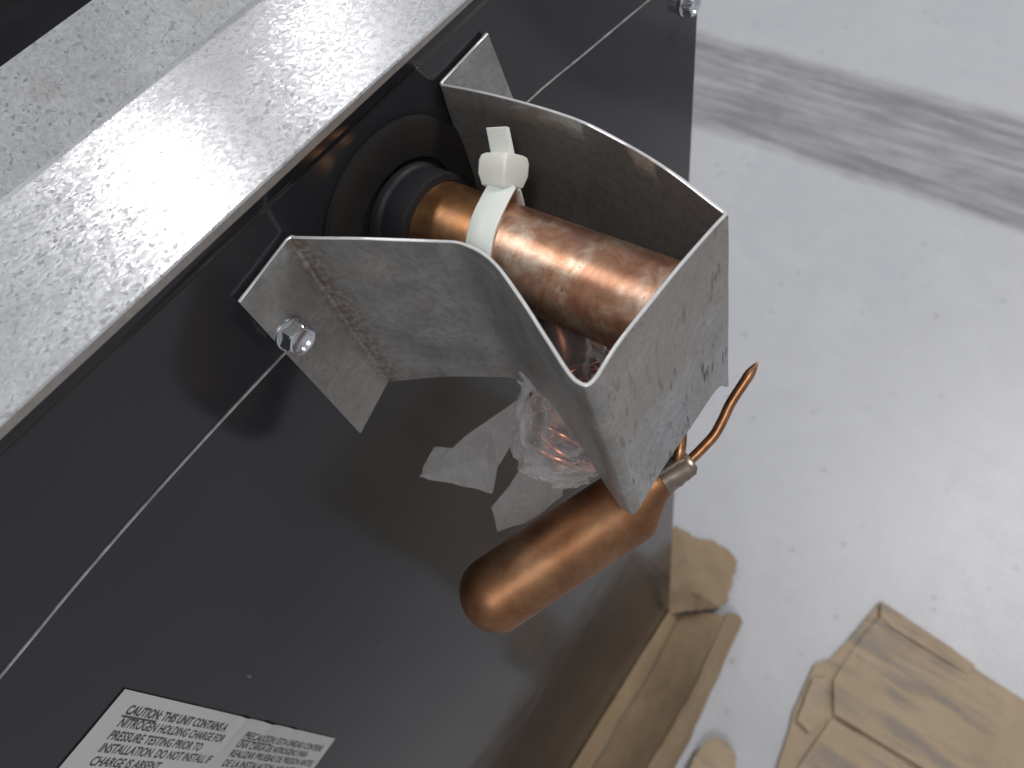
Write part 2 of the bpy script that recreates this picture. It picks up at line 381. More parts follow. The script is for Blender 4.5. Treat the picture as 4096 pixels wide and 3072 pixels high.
# lower panel, its top edge bowed where it laps the upper one
seam = [(X0, 1.090), (-0.30, 1.1130), (-0.14, 1.1250), (-0.07, 1.1321), (-0.046, 1.1349), (-0.022, 1.1368), (0.0035, 1.1379), (0.03, 1.1384), (0.09, 1.1392), (0.146, 1.1380), (0.181, 1.1338), (0.222, 1.1286), (X1, 1.1232)]
seam = spline(seam, 4)
V, F, mi = [], [], []
yf, yb = -0.0012, -0.00045
for x, z in seam:
    V += [(x, yf, 0.012), (x, yf, z-0.0003), (x, yf+0.0003, z), (x, yb, z), (x, yb, 0.012)]
n = 5
for i in range(len(seam)-1):
    for j in range(n):
        k = (j+1) % n
        F.append((i*n+j, i*n+k, (i+1)*n+k, (i+1)*n+j)); mi.append(1 if j in (1, 2) else 0)
F.append(tuple(range(n-1, -1, -1))); mi.append(0); F.append(tuple(range((len(seam)-1)*n, len(seam)*n))); mi.append(0)
obj('lower_panel', V, F, [M['paint'], M['paint_edge']], cab, midx=mi, recalc=True)
# right side sheet and back (closing the box)
V, F = box(X1-0.0016, X1-0.0004, 0.0016, 0.54, 0.012, 1.182); obj('side_panel', V, F, M['paint'], cab)
V, F = box(X0+0.0004, X0+0.0016, 0.0016, 0.54, 0.012, 1.182); obj('side_panel', V, F, M['paint'], cab)
V, F = box(X0, X1, 0.5404, 0.5416, 0.012, 1.182); obj('back_panel', V, F, M['paint'], cab)
V, F = box(X0, X1, 0.0016, 0.54, 0.006, 0.0112); obj('base_plate', V, F, M['dark_int'], cab)
# top flange, not quite flat
def wob(x, y):
    return 0.00035*noise.noise(Vector((x*14, y*40, 1.3))) - 0.0020*((x-0.025)/0.16)**2*(0.5 if abs(x-0.025) < 0.16 else 0.0) + (0 if abs(x-0.025) < 0.16 else -0.0010)
nx, ny = 150, 14
V, F, mi = [], [], []
for i in range(nx+1):
    x = X0 + (X1-X0)*i/nx
    for j in range(ny+1):
        y = -0.0030 + (0.0587+0.0030)*j/ny
        V.append((x, y, 1.1855 + wob(x, y)))
nb = len(V)
for i in range(nx+1):
    x = X0 + (X1-X0)*i/nx
    V.append((x, -0.0033, 1.1850+wob(x, -0.003))); V.append((x, -0.0033, 1.1829)); V.append((x, 0.02, 1.1829))
for i in range(nx):
    for j in range(ny):
        a = i*(ny+1)+j; F.append((a, a+ny+1, a+ny+2, a+1)); mi.append(0)
    a = i*(ny+1); b = nb+i*3
    F.append((a, b, b+3, a+ny+1)); mi.append(0)
    F.append((b, b+1, b+4, b+3)); mi.append(1)
    F.append((b+1, b+2, b+5, b+4)); mi.append(1)
sharp(obj('top_flange', V, F, [M['flange'], M['dull_edge']], cab, midx=mi, recalc=False), 30)
# sloping inner plate rising from the fold
V, F, mi = [], [], []
for i in range(nx+1):
    x = X0 + (X1-X0)*i/nx; z0 = 1.1855+wob(x, 0.0587)
    e = 0.0003*noise.noise(Vector((x*60, 3, 0)))
    V += [(x, 0.0587+e, z0), (x, 0.0594+e, z0+0.0006), (x, 0.0774, 1.2008), (x, 0.0782, 1.2002), (x, 0.0605, 1.1846)]
for i in range(nx):
    for j in range(4):
        a = i*5+j; F.append((a, a+5, a+6, a+1)); mi.append((0, 0, 1, 0)[j])
sharp(obj('inner_plate', V, F, [M['slope'], M['edge']], cab, midx=mi), 30)
# inside: coil housing painted near-black for interior shade, one copper return bend
V, F = box(X0+0.01, X1-0.01, 0.095, 0.53, 0.9, 1.120); obj('coil_housing', V, F, M['dark_int'], cab)
pts = [Vector((0.074, 0.100, 1.152)) + Vector((0.011*math.cos(a), 0.004*math.cos(a)+0.006, 0.026*math.sin(a))) for a in [math.pi*k/20 for k in range(21)]]
V, F = tube(pts, 0.0042, 16); obj('return_bend', V, F, M['copper'], cab, smooth=True)

def hex_screw(loc, parent, r_flange=0.0051, af=0.0082, hh=0.0052, spin=0.2):
    """hex washer-head screw pointing out of the panel along -y"""
    x, y, z = loc; nn = 48
    def ring(r, d, hexy=False, rmax=9):
        out_ = []
        for k in range(nn):
            a = 2*math.pi*k/nn
            rr = r
            if hexy:
                b = (a + math.pi/6) % (math.pi/3) - math.pi/6
                rr = min((af/2)/math.cos(b), rmax)
            aa = a + spin
            out_.append(Vector((x + rr*math.cos(aa), y - d, z + rr*math.sin(aa))))
        return out_
    body = [ring(0, 0.0006, True), ring(0, hh-0.0005, True), ring(0, hh, True, af/2*1.03), ring(af/2*0.90, hh+0.0001), ring(af/2*0.83, hh-0.0002), ring(af/2*0.72, hh-0.0010), ring(af/2*0.35, hh-0.0013)]
    V, F = loft(body)
    h = sharp(obj('hex_screw', V, F, M['screw'], parent, recalc=True), 28)
    V, F = loft([ring(r_flange, 0.0), ring(r_flange, 0.0005), ring(r_flange*0.98, 0.0008), ring(r_flange*0.86, 0.0010), ring(0.003, 0.0010)])
    sharp(obj('washer_flange', V, F, M['screw'], h, recalc=True), 40)
    return h
hex_screw((0.2492, -0.0014, 1.1120), cab, spin=0.35)

# sticker with caution text, stuck to the lower panel, reading downwards
def lab_y(x, z):
    b = 0.0007*math.exp(-((z-1.017)/0.0022)**2)*max(0, min(1, (x+0.088)/0.02)) + 0.0008*math.exp(-((z-0.997)/0.004)**2)*max(0, min(1, (x+0.080)/0.012)) + 0.0005*math.exp(-((z-0.975)/0.003)**2)*max(0, min(1, (x+0.080)/0.012))
    return -0.0017 - b - 0.00008*noise.noise(Vector((x*90, z*60, 0)))
nu, nv = 60, 90; V, F = [], []
for i in range(nu+1):
    for j in range(nv+1):
        s = i/nu; t = j/nv
        x = -0.0664 - 0.085*s - 0.0008*t; z = 1.0900 - 0.1615*t - 0.004*s
        V.append((x, lab_y(x, z), z))
for i in range(nu):
    for j in range(nv):
        a = i*(nv+1)+j; F.append((a, a+1, a+nv+2, a+nv+1))
sticker = obj('caution_sticker', V, F, M['paper'], cab, smooth=True, recalc=False)
sticker['label'] = 'white paper caution sticker with black printed text'
def lettering(txt, x_base, z_start, z_end, cap=0.0031, bold=0.012):
    cu = bpy.data.curves.new('lettering', 'FONT'); cu.body = txt; cu.offset = bold; cu.resolution_u = 3
    to = bpy.data.objects.new('lettering_curve', cu); COL.objects.link(to)
    dg = bpy.context.evaluated_depsgraph_get(); dg.update()
    me = bpy.data.meshes.new_from_object(to.evaluated_get(dg))
    bpy.data.objects.remove(to); bpy.data.curves.remove(cu)
    xs = [v.co.x for v in me.vertices]; mx, mn = max(xs), min(xs)
    org = ORG[cab.name]
    kx = (z_start-z_end)/(mx-mn); ky = cap/0.73
    for v in me.vertices:
        x = x_base + v.co.y*ky - 0.0004*(z_start-z_end-(mx-v.co.x)*kx)/0.06*0; z = z_start - (v.co.x-mn)*kx
        v.co = Vector((x, lab_y(x, z)-0.00012, z)) - org
    me.materials.clear(); me.materials.append(M['ink'])
    o = bpy.data.objects.new('lettering', me); COL.objects.link(o); o.parent = sticker
def underline(x, z0, z1, th=0.0005):
    nn = 12; V, F = [], []
    for i in range(nn+1):
        z = z0+(z1-z0)*i/nn; V += [(x, lab_y(x, z)-0.00012, z), (x-th, lab_y(x-th, z)-0.00012, z)]
    F = [(2*i, 2*i+2, 2*i+3, 2*i+1) for i in range(nn)]
    obj('underline', V, F, M['ink'], sticker)
lettering('CAUTION: THIS UNIT CONTAINS A', -0.0734, 1.0820, 1.0242, bold=0.022)
underline(-0.0739, 1.0822, 1.0650)
lettering('NITROGEN HOLDING CHARGE FOR', -0.0775, 1.0806, 1.0205)
lettering('PRESSURE TESTING PRIOR TO', -0.0817, 1.0803, 1.0300)
lettering('INSTALLATION. DO NOT INSTALL IF', -0.0858, 1.0795, 1.0185)
lettering('CHARGE IS ABSENT.', -0.0901, 1.0788, 1.0440)
lettering('RELIEVE PRESSURE BEFORE', -0.0943, 1.0780, 1.0290)
lettering('PRECAUCION: ESTA UNIDAD CONTIENE', -0.0746, 1.0085, 0.9345, 0.0030)
underline(-0.0751, 1.0090, 0.9836, 0.0004)
lettering('UNA CARGA DE NITROGENO PARA', -0.0784, 1.0090, 0.9450, 0.0030)
lettering('REALIZAR PRUEBAS DE PRESION ANTES', -0.0823, 1.0085, 0.9330, 0.0030)
lettering('DE LA INSTALACION. NO INSTALE', -0.0864, 1.0080, 0.9400, 0.0030)

# ------------------------------------------------------------------ guard bracket: one folded strip of sheet metal
TH = 0.0009
def strip_sections(key, per):
    return spline(key, per)
P0 = -0.00175
tabL = [(0.0313, P0, 1.1641, 0.0347, P0, 1.0853), (0.0400, P0, 1.1656, 0.0433, P0, 1.0890), (0.0506, P0, 1.1676, 0.0526, P0, 1.0930)]
wallL = [(0.0506, P0, 1.1676, 0.0526, P0, 1.0930), (0.0520, P0-0.0006, 1.1677, 0.0538, P0-0.0006, 1.0934), (0.0528, -0.0042, 1.1676, 0.0546, -0.0042, 1.0940),
         (0.0618, -0.0212, 1.1672, 0.0636, -0.0212, 1.0985), (0.0690, -0.0360, 1.1670, 0.0705, -0.0360, 1.1015), (0.0719, -0.0430, 1.1668, 0.0735, -0.0440, 1.1030), (0.0714, -0.0521, 1.1668, 0.0730, -0.0530, 1.1040),
         (0.0660, -0.0643, 1.1668, 0.0688, -0.0670, 1.1020), (0.0600, -0.0763, 1.1668, 0.0640, -0.0800, 1.0960), (0.0556, -0.0848, 1.1668, 0.0606, -0.0890, 1.0905), (0.0546, -0.0882, 1.1668, 0.0598, -0.0924, 1.0885),
         (0.0552, -0.0902, 1.1668, 0.0604, -0.0948, 1.0880), (0.0579, -0.0906, 1.1668, 0.0628, -0.0952, 1.0885)]
front = [(0.0579, -0.0906, 1.1668, 0.0628, -0.0952, 1.0885), (0.0688, -0.0900, 1.1668, 0.0715, -0.0950, 1.0900), (0.0876, -0.0904, 1.1668, 0.0890, -0.0958, 1.0945), (0.0985, -0.0911, 1.1668, 0.1000, -0.0967, 1.0992), (0.1035, -0.0915, 1.1668, 0.1052, -0.0972, 1.0985), (0.1065, -0.0918, 1.1668, 0.1085, -0.0975, 1.0935),
         (0.1081, -0.0920, 1.1668, 0.1102, -0.0977, 1.0915)]
wallR = [(0.1081, -0.0920, 1.1668, 0.1102, -0.0977, 1.0915), (0.1092, -0.0890, 1.1668, 0.1110, -0.0930, 1.0920), (0.1141, -0.0744, 1.1668, 0.1150, -0.0744, 1.0940), (0.1188, -0.0514, 1.1670, 0.1195, -0.0514, 1.0950), (0.1190, -0.0369, 1.1674, 0.1200, -0.0369, 1.0950), (0.1170, -0.0190, 1.1682, 0.1185, -0.0190, 1.0945), (0.1136, -0.0042, 1.1692, 0.1160, -0.0042, 1.0940), (0.1132, P0-0.0006, 1.1693, 0.1157, P0-0.0006, 1.0940), (0.1142, P0, 1.1694, 0.1168, P0, 1.0940)]
tabR = [(0.1142, P0, 1.1694, 0.1168, P0, 1.0940), (0.1230, P0, 1.1698, 0.1300, P0, 1.0930), (0.1352, P0, 1.1706, 0.1500, P0, 1.0920)]
bracket = thing('guard_bracket', (0.083, -0.045, 1.09), 'folded dull galvanised sheet metal guard bracket screwed around the copper pipe', 'bracket')
segs = [('mounting_tab', tabL, 4, M['bracket']), ('side_wall', wallL, 6, M['bracket']), ('front_plate', front, 8, M['bracket_front']), ('side_wall', wallR, 6, M['bracket_in']), ('mounting_tab', tabR, 4, M['bracket'])]
paths = [spline(k, per) for _, k, per, _ in segs]
full = []
rng = []
for p in paths:
    s0 = len(full) - (1 if full else 0)
    full += p if not full else p[1:]
    rng.append((s0, len(full)-1))
nrm = []
for i in range(len(full)):
    a = full[max(i-1, 0)]; b = full[min(i+1, len(full)-1)]
    res = []
    for o_ in (0, 3):
        t = Vector((b[o_]-a[o_], b[o_+1]-a[o_+1], 0))
        t = t.normalized() if t.length > 1e-9 else Vector((1, 0, 0))
        res.append(Vector((t.y, -t.x, 0)))
    nrm.append(res)
HN = 10
for si, ((nm, _, _, mt), (a, b)) in enumerate(zip(segs, rng)):
    V, F, mi = [], [], []
    prof = []                     # loop: front face top->bottom, then back face bottom->top, with tiny chamfers
    for i in range(a, b+1):
        s = full[i]; T = Vector(s[:3]); B = Vector(s[3:]); nT, nB = nrm[i]
        h = (B-T).normalized(); c = 0.00022
        for k in range(HN+1):
            f = k/HN; p = T.lerp(B, f); n_ = nT.lerp(nB, f).normalized()
            ding = 0.00025*noise.noise(p*55)
            off = h*(c if k == 0 else (-c if k == HN else 0))
            V.append(p + off + n_*(TH/2+ding))
        V.append(B + nB*(TH/2-c)); V.append(B - nB*(TH/2-c))
        for k in range(HN, -1, -1):
            f = k/HN; p = T.lerp(B, f); n_ = nT.lerp(nB, f).normalized()
            ding = 0.00025*noise.noise(p*55)
            off = h*(c if k == 0 else (-c if k == HN else 0))
            V.append(p + off - n_*(TH/2-ding))
        V.append(T - nT*(TH/2-c)); V.append(T + nT*(TH/2-c))
    n = 2*(HN+1)+4
    edge_js = {HN, HN+1, HN+2, n-3, n-2, n-1}
    for i in range(b-a):
        for j in range(n):
            k = (j+1) % n
            F.append((i*n+j, (i+1)*n+j, (i+1)*n+k, i*n+k)); mi.append(1 if j in edge_js else 0)
    if si == 0: F.append(tuple(range(n))); mi.append(1)
    if si == len(segs)-1: F.append(tuple(range((b-a)*n+n-1, (b-a)*n-1, -1))); mi.append(1)
    sharp(obj(nm, V, F, [mt, M['edge']], bracket, midx=mi), 40)
hex_screw((0.0366, -0.0022, 1.1437), bracket, spin=0.42)

# ------------------------------------------------------------------ suction pipe with grommet
pipe = thing('copper_pipe', (0.088, 0.0, 1.1425), 'thick tarnished copper pipe coming out of the black rubber grommet', 'pipe')
A = Vector((0.0878, -0.02, 1.1436)); B = Vector((0.0896, -0.08, 1.1470)); D = (B-A).normalized()
def on_axis(y): return A + (B-A)*((y-A.y)/(B.y-A.y))
PR = 0.0130
pth = [on_axis(y) for y in (0.03, -0.01, -0.03, -0.05, -0.07, -0.0880, -0.0888)]
V, F = tube(pth, [PR]*6 + [PR-0.0008], 72); sharp(obj('pipe_tube', V, F, M['copper'], pipe, recalc=True), 40)
def lathe(prof, nn=64, ctr=None, mats=None, tilt=True):
    rings = []
    for r, y in prof:
        c = on_axis(y) if tilt else Vector((0.0855, y, 1.1405))
        rings.append([c + Vector((r*math.cos(2*math.pi*k/nn), 0, r*math.sin(2*math.pi*k/nn))) for k in range(nn)])
    return rings
sl = lathe([(PR+0.0002, 0.004), (0.0158, 0.004), (0.0158, -0.0040), (0.0154, -0.0050), (0.0148, -0.0054), (0.0148, -0.0068), (0.0152, -0.0072), (0.0152, -0.0128), (0.0149, -0.0138), (PR+0.0002, -0.0142)])
V, F = loft(sl, cap=(False, False)); sharp(obj('rubber_sleeve', V, F, M['rubber'], pipe, recalc=True), 40)
gr = lathe([(0.0199, -0.0010), (0.0199, -0.0034), (0.0203, -0.0038), (0.0250, -0.0040), (0.0295, -0.0036), (0.0308, -0.0030), (0.0312, -0.0010)], tilt=False)
V, F = loft(gr, cap=(False, False)); sharp(obj('grommet_ring', V, F, M['rubber_ring'], pipe, recalc=True), 40)
hd = lathe([(0.0215, -0.0018), (0.0152, -0.0018)], tilt=False)
V, F = loft(hd, cap=(False, False)); obj('grommet_shade_disc', V, F, M['black'], pipe)  # flat black disc, paints in the shade of the open recess

# ------------------------------------------------------------------ cable tie
tie = thing('cable_tie', (0.0885, -0.035, 1.131), 'milky white nylon cable tie strapped around the copper pipe', 'cable tie')
ctr = on_axis(-0.035)
rng_n = 72; hw = 0.0041
head_a = math.radians(43)
rings = []
for k in range(rng_n+1):
    a = head_a + 0.10 + (2*math.pi-0.20)*k/rng_n
    da = min(abs(a-head_a), abs(a-head_a-2*math.pi))
    lift = 0.0042*max(0, 1-da/0.75)**2
    r1 = PR+0.0002+lift; r2 = r1+0.0011
    x = math.cos(a); z = math.sin(a)
    yc = -0.0358 + 0.33*(r1*x)
    yy = lambda s: yc + s*hw
    ring_ = []
    for s, r in ((-1, r1), (-1, r2-0.0003), (-0.88, r2), (0.88, r2), (1, r2-0.0003), (1, r1)):
        ring_.append(Vector((ctr.x + r*x, yy(s), ctr.z + r*z)))
    rings.append(ring_)
V, F = loft(rings); sharp(obj('strap', V, F, M['nylon'], tie, recalc=True), 50)
# head: chunky wedge block, axis radial
hc = Vector((0.1022, -0.0303, 1.1582)); ra = Vector((0.70, 0.30, 0.64)).normalized()
wy = Vector((-0.15, -1.0, 0.02)); wy = (wy - ra*wy.dot(ra)).normalized(); tn = ra.cross(wy).normalized()
def hp(u, v, wv): return hc + ra*u + wy*v + tn*wv
rings = []
for u, sv, sw, ow in ((-0.0046, 0.0030, 0.0030, 0), (-0.0038, 0.0041, 0.0042, 0), (-0.0008, 0.0048, 0.0053, 0), (0.0026, 0.0049, 0.0052, 0), (0.0040, 0.0046, 0.0046, 0), (0.0045, 0.0038, 0.0038, 0)):
    r_ = []
    for k in range(24):
        a = 2*math.pi*k/24; c_, s_ = math.cos(a), math.sin(a)
        e = 0.15
        r_.append(hp(u, sv*math.copysign(abs(c_)**e, c_), sw*math.copysign(abs(s_)**e, s_)+ow))
    rings.append(r_)
V, F = loft(rings); sharp(obj('head', V, F, M['nylon'], tie, recalc=True), 32)
rings = []
for k in range(29):
    f = k/28; u = 0.0030 + 0.0085*f
    t2 = 0.0007 + (0.00014 if k % 2 else 0.0); wd = 0.0036 - 0.0001*f; sk = -0.0030*f      # ratchet teeth
    rings.append([hp(u, -wd+sk, -t2), hp(u, -wd+sk, 0.0006), hp(u, -wd*0.8+sk, t2), hp(u, wd*0.8+sk, t2), hp(u, wd+sk, 0.0006), hp(u, wd+sk, -t2)])
V, F = loft(rings); sharp(obj('cut_tail', V, F, M['nylon'], tie, recalc=True), 40)

# ------------------------------------------------------------------ liquid line stub inside a clear bag
stub = thing('copper_fitting', (0.098, 0.0, 1.112), 'small dark copper line fitting inside the clear plastic bag', 'fitting')
sp = spline([(0.104, -0.0018, 1.116), (0.101, -0.022, 1.116), (0.097, -0.040, 1.114), (0.090, -0.052, 1.107), (0.081, -0.0575, 1.097), (0.070, -0.0610, 1.084)], 6)
V, F = tube([Vector(q)+Vector((-0.0012, 0.0006, -0.0006))*max(0, (k-14)/10) for k, q in enumerate(sp)], [0.0066]*12 + [0.0066 + 0.0016*min(1, k/3) for k in range(len(sp)-12)], 28); sharp(obj('line_tube', V, F, M['copper_dark'], stub, recalc=True), 40)
V, F = tube(spline([(0.0705, -0.0608, 1.0846), (0.0675, -0.0625, 1.0805), (0.0655, -0.0650, 1.0770)], 6), 0.0050, 20); obj('tube_end', V, F, M['copper'], stub, smooth=True)

# thin copper coil packed round the end of the line
ca = Vector((0.0835, -0.0560, 1.0995)); cb = Vector((0.0665, -0.0640, 1.0800)); cd, cu_, cv_ = frame(cb-ca)
hel = []
for k in range(220):
    f = k/219; a = 2*math.pi*8.5*f
    r_ = 0.0100 + 0.0016*math.sin(a*0.37) + 0.0022*noise.noise(Vector((k*0.05, 0, 0)))
    hel.append(ca.lerp(cb, 0.5+0.5*math.sin(math.pi*(f-0.5)*1.6)) + cu_*r_*math.cos(a) + cv_*r_*math.sin(a) + cd*(0.0060*math.cos(a+3*f) + 0.0030*noise.noise(Vector((k*0.06, 5, 0)))))
V, F = tube(hel, 0.0013, 10); obj('tube_coil', V, F, M['copper_red'], stub, smooth=True, recalc=True)

bag = thing('plastic_bag', (0.078, -0.058, 1.072), 'crumpled clear plastic bag hanging under the guard bracket', 'bag')
def fbm(p, s): return noise.noise(p*s) + 0.5*noise.noise(p*s*2.1+Vector((3, 1, 7)))
core = spline([(0.100, -0.040, 1.1185), (0.094, -0.047, 1.1130), (0.087, -0.054, 1.1050), (0.079, -0.0585, 1.0960), (0.0715, -0.0620, 1.0880), (0.066, -0.0660, 1.0810), (0.062, -0.0690, 1.0760)], 14)
rad = spline([(0.0085,), (0.0105,), (0.0125,), (0.0140,), (0.0155,), (0.0145,), (0.0070,)], 14)
rings = []; u = None
for i, p in enumerate(core):
    p = Vector(p); t = (Vector(core[min(i+1, len(core)-1)]) - Vector(core[max(i-1, 0)])).normalized()
    if u is None: _, u, _ = frame(t)
    u = (u - t*u.dot(t)).normalized(); v = t.cross(u)
    ring_ = []
    for k in range(110):
        a = 2*math.pi*k/110
        d_ = u*math.cos(a) + v*math.sin(a)
        q = p + d_*rad[i][0]
        # lengthwise pleats plus crumple
        pleat = 0.0011*math.sin(a*9 + 2.5*noise.noise(p*60)) * (0.4+0.6*abs(noise.noise(Vector((a*1.5, i*0.05, 2)))))
        q += d_*(pleat + 0.0024*fbm(q, 85) + 0.0045*(abs(noise.noise(q*130))-0.3) + 0.0022*abs(noise.noise(q*300)))
        ring_.append(q)
    rings.append(ring_)
V, F = loft(rings, cap=(False, True)); obj('bag_body', V, F, M['film'], bag, smooth=True)
def crinkled(name, V, F):
    """stiff film: flat facets with crisp creases, each facet split once and dented a little"""
    b = bmesh.new(); vs_ = [b.verts.new(v) for v in V]
    for f in F: b.faces.new([vs_[k] for k in f])
    for _ in range(3):
        bmesh.ops.subdivide_edges(b, edges=b.edges[:], cuts=1, use_grid_fill=True)
    b.normal_update()
    for v in b.verts:
        v.co += v.normal*(0.0009*noise.noise(v.co*170) + 0.0007*abs(noise.noise(v.co*330)))
    bmesh.ops.triangulate(b, faces=b.faces[:])
    b.verts.index_update()
    V2 = [v.co.copy() for v in b.verts]; F2 = [tuple(v.index for v in f.verts) for f in b.faces]; b.free()
    return sharp(obj(name, V2, F2, M['film_flap'], bag), 22)
crinkled('bag_flap', [(0.0757, -0.0463, 1.0932), (0.0543, -0.0306, 1.0791), (0.0502, -0.0286, 1.0757), (0.048, -0.0203, 1.0715), (0.0369, -0.02, 1.0661), (0.0421, -0.0336, 1.067), (0.0462, -0.0473, 1.0684), (0.0532, -0.0454, 1.0741), (0.0671, -0.0481, 1.0847), (0.0606, -0.0388, 1.0825), (0.0479, -0.0344, 1.0746), (0.0533, -0.0415, 1.0787)],
         [(0, 1, 9), (0, 9, 8), (1, 2, 10), (1, 10, 11), (1, 11, 9), (2, 3, 4), (2, 4, 10), (4, 5, 10), (5, 6, 11), (5, 11, 10), (6, 7, 11), (7, 8, 9), (7, 9, 11)])
crinkled('bag_flap', [(0.0585, -0.0519, 1.0738), (0.0511, -0.0508, 1.0691), (0.043, -0.0479, 1.0631), (0.0382, -0.0531, 1.0581), (0.0477, -0.0613, 1.059), (0.0598, -0.0662, 1.0635), (0.0652, -0.0638, 1.0735), (0.0495, -0.0555, 1.0664), (0.0552, -0.0596, 1.0684)],
         [(0, 1, 7), (1, 2, 7), (2, 3, 7), (3, 4, 7), (4, 8, 7), (4, 5, 8), (5, 6, 8), (6, 0, 8), (0, 7, 8)])

# ------------------------------------------------------------------ copper bulb with thin tubes
bulb = thing('copper_bulb', (0.05, -0.078, 1.045), 'round ended brown copper bulb with thin bent tubes below the bracket', 'copper bulb')
c0 = Vector((0.0206, -0.0659, 1.0590)); c1 = Vector((0.0685, -0.0864, 1.0631)); ax = (c1-c0).normalized(); BR = 0.0126
pts, rr_ = [], []
for k in range(13):
    a = math.pi/2*k/12
    pts.append(c0 - ax*BR*0.92*math.cos(a)); rr_.append(max(0.0002, BR*math.sin(a)))
for k in range(1, 9): pts.append(c0.lerp(c1, k/8)); rr_.append(BR)
neck = Vector((0.0822, -0.0924, 1.0662))
for k in range(1, 11):
    f = k/10; s = f*f*(3-2*f)
    pts.append(c1.lerp(neck, f)); rr_.append(BR*(1-s) + 0.0050*s)
V, F = tube(pts, rr_, 56); obj('bulb_body', V, F, M['copper_bulb'], bulb, smooth=True, recalc=True)
tip = Vector((0.0915, -0.0968, 1.0695)); side = Vector((0, 0, 1)).cross(ax).normalized()
rings = []
for k in range(10):
    f = k/9; p = (neck - ax*0.002).lerp(tip, f)
    wv = 0.0052*(1-f)+0.0046*f + 0.0004*noise.noise(Vector((k*0.9, 0, 0))); hv = 0.0052*(1-f)+0.0026*f
    if f > 0.93: wv *= 0.75; hv *= 0.6
    rings.append([p + side*wv*math.cos(a) + Vector((0, 0, 1))*hv*math.sin(a) for a in [2*math.pi*j/28 for j in range(28)]])
V, F = loft(rings); sharp(obj('crimped_end', V, F, M['solder'], bulb, recalc=True), 45)
cap1 = spline([(0.0885, -0.0950, 1.0668), (0.0939, -0.0967, 1.0683), (0.0985, -0.0980, 1.0700), (0.1027, -0.0990, 1.0719), (0.1080, -0.0990, 1.0744), (0.1130, -0.0987, 1.0769), (0.1207, -0.0994, 1.0811), (0.1269, -0.1001, 1.0846)], 6)
rr1 = [0.0017]*(len(cap1)-6) + [0.0018, 0.0017, 0.0014, 0.0010, 0.0006, 0.0002]
V, F = tube(cap1, rr1, 18); obj('thin_tube', V, F, M['tube'], bulb, smooth=True, recalc=True)
cap2 = spline([(0.0880, -0.0935, 1.0690), (0.0915, -0.0925, 1.0720), (0.0965, -0.0900, 1.0740), (0.1015, -0.0850, 1.0760), (0.1050, -0.0760, 1.0800), (0.1040, -0.0600, 1.0880), (0.1000, -0.0300, 1.0950), (0.0990, -0.0016, 1.0970)], 6)
V, F = tube(cap2, 0.0019, 18); obj('thin_tube', V, F, M['tube'], bulb, smooth=True, recalc=True)

# ------------------------------------------------------------------ cardboard
tray = thing('cardboard_tray', (0.0, -0.06, 0.0), 'brown cardboard packing tray under the dark cabinet with torn corner flap', 'cardboard')
def sheet(name, grid, sub, parent, thick=0.0035, amp=0.002, sc_=18, seed=0, ups=(0, 0, 1)):
    rows = [spline(r, sub) for r in grid]
    cols = [spline([rows[i][j] for i in range(len(rows))], sub) for j in range(len(rows[0]))]
    nI, nJ = len(cols[0]), len(cols); V, F = [], []
    n_ = Vector(ups)
    for s in (1, 0):
        for i in range(nI):
            for j in range(nJ):
                p = Vector(cols[j][i])
                p0 = p.copy(); p = p + n_*(amp*noise.noise(p*sc_+Vector((seed, 0, 0))) + amp*1.3*(0.35-abs(noise.noise(p*sc_*1.7+Vector((0, seed, 3)))))) + Vector((noise.noise(p0*70), noise.noise(p0*70+Vector((4, 4, 4))), 0))*amp*0.45 + (n_*0 if s else -n_*thick)
                p.z = max(p.z, 0.0042 if s else 0.0008)
                V.append(p)
    m = nI*nJ
    for i in range(nI-1):
        for j in range(nJ-1):
            a = i*nJ+j; F.append((a, a+1, a+nJ+1, a+nJ)); F.append((m+a, m+a+nJ, m+a+nJ+1, m+a+1))
    for i in range(nI-1):
        for j in (0, nJ-1):
            a = i*nJ+j; F.append((a, a+nJ, m+a+nJ, m+a))
    for j in range(nJ-1):
        for i in (0, nI-1):
            a = i*nJ+j; F.append((a, a+1, m+a+1, m+a))
    return sharp(obj(name, V, F, M['card_clean'], parent, recalc=True), 40)
# inner wall from cabinet foot up to the ridge, outer wall from the ridge down to the floor
sheet('base_fold', [[(-0.62, -0.003, 0.034), (-0.2, -0.003, 0.034), (0.06, -0.003, 0.034), (0.150, -0.003, 0.034), (0.258, -0.003, 0.032)],
                    [(-0.62, -0.014, 0.022), (-0.2, -0.014, 0.022), (0.06, -0.014, 0.022), (0.150, -0.014, 0.022), (0.262, -0.012, 0.022)],
                    [(-0.62, -0.024, 0.008), (-0.2, -0.024, 0.008), (0.06, -0.024, 0.008), (0.150, -0.024, 0.008), (0.268, -0.018, 0.010)]], 6, tray, 0.003, 0.0012, 30, 9, (0, -0.6, 0.8))
sheet('inner_wall', [[(-0.62, -0.026, 0.006), (-0.2, -0.026, 0.006), (0.06, -0.026, 0.006), (0.150, -0.026, 0.006), (0.270, -0.019, 0.010)],
                     [(-0.62, -0.062, 0.030), (-0.2, -0.062, 0.030), (0.06, -0.062, 0.030), (0.150, -0.062, 0.030), (0.290, -0.050, 0.026)],
                     [(-0.62, -0.0985, 0.064), (-0.2, -0.0985, 0.064), (0.06, -0.0985, 0.064), (0.150, -0.0980, 0.062), (0.302, -0.084, 0.044)]], 8, tray, 0.003, 0.0022, 20, 1)
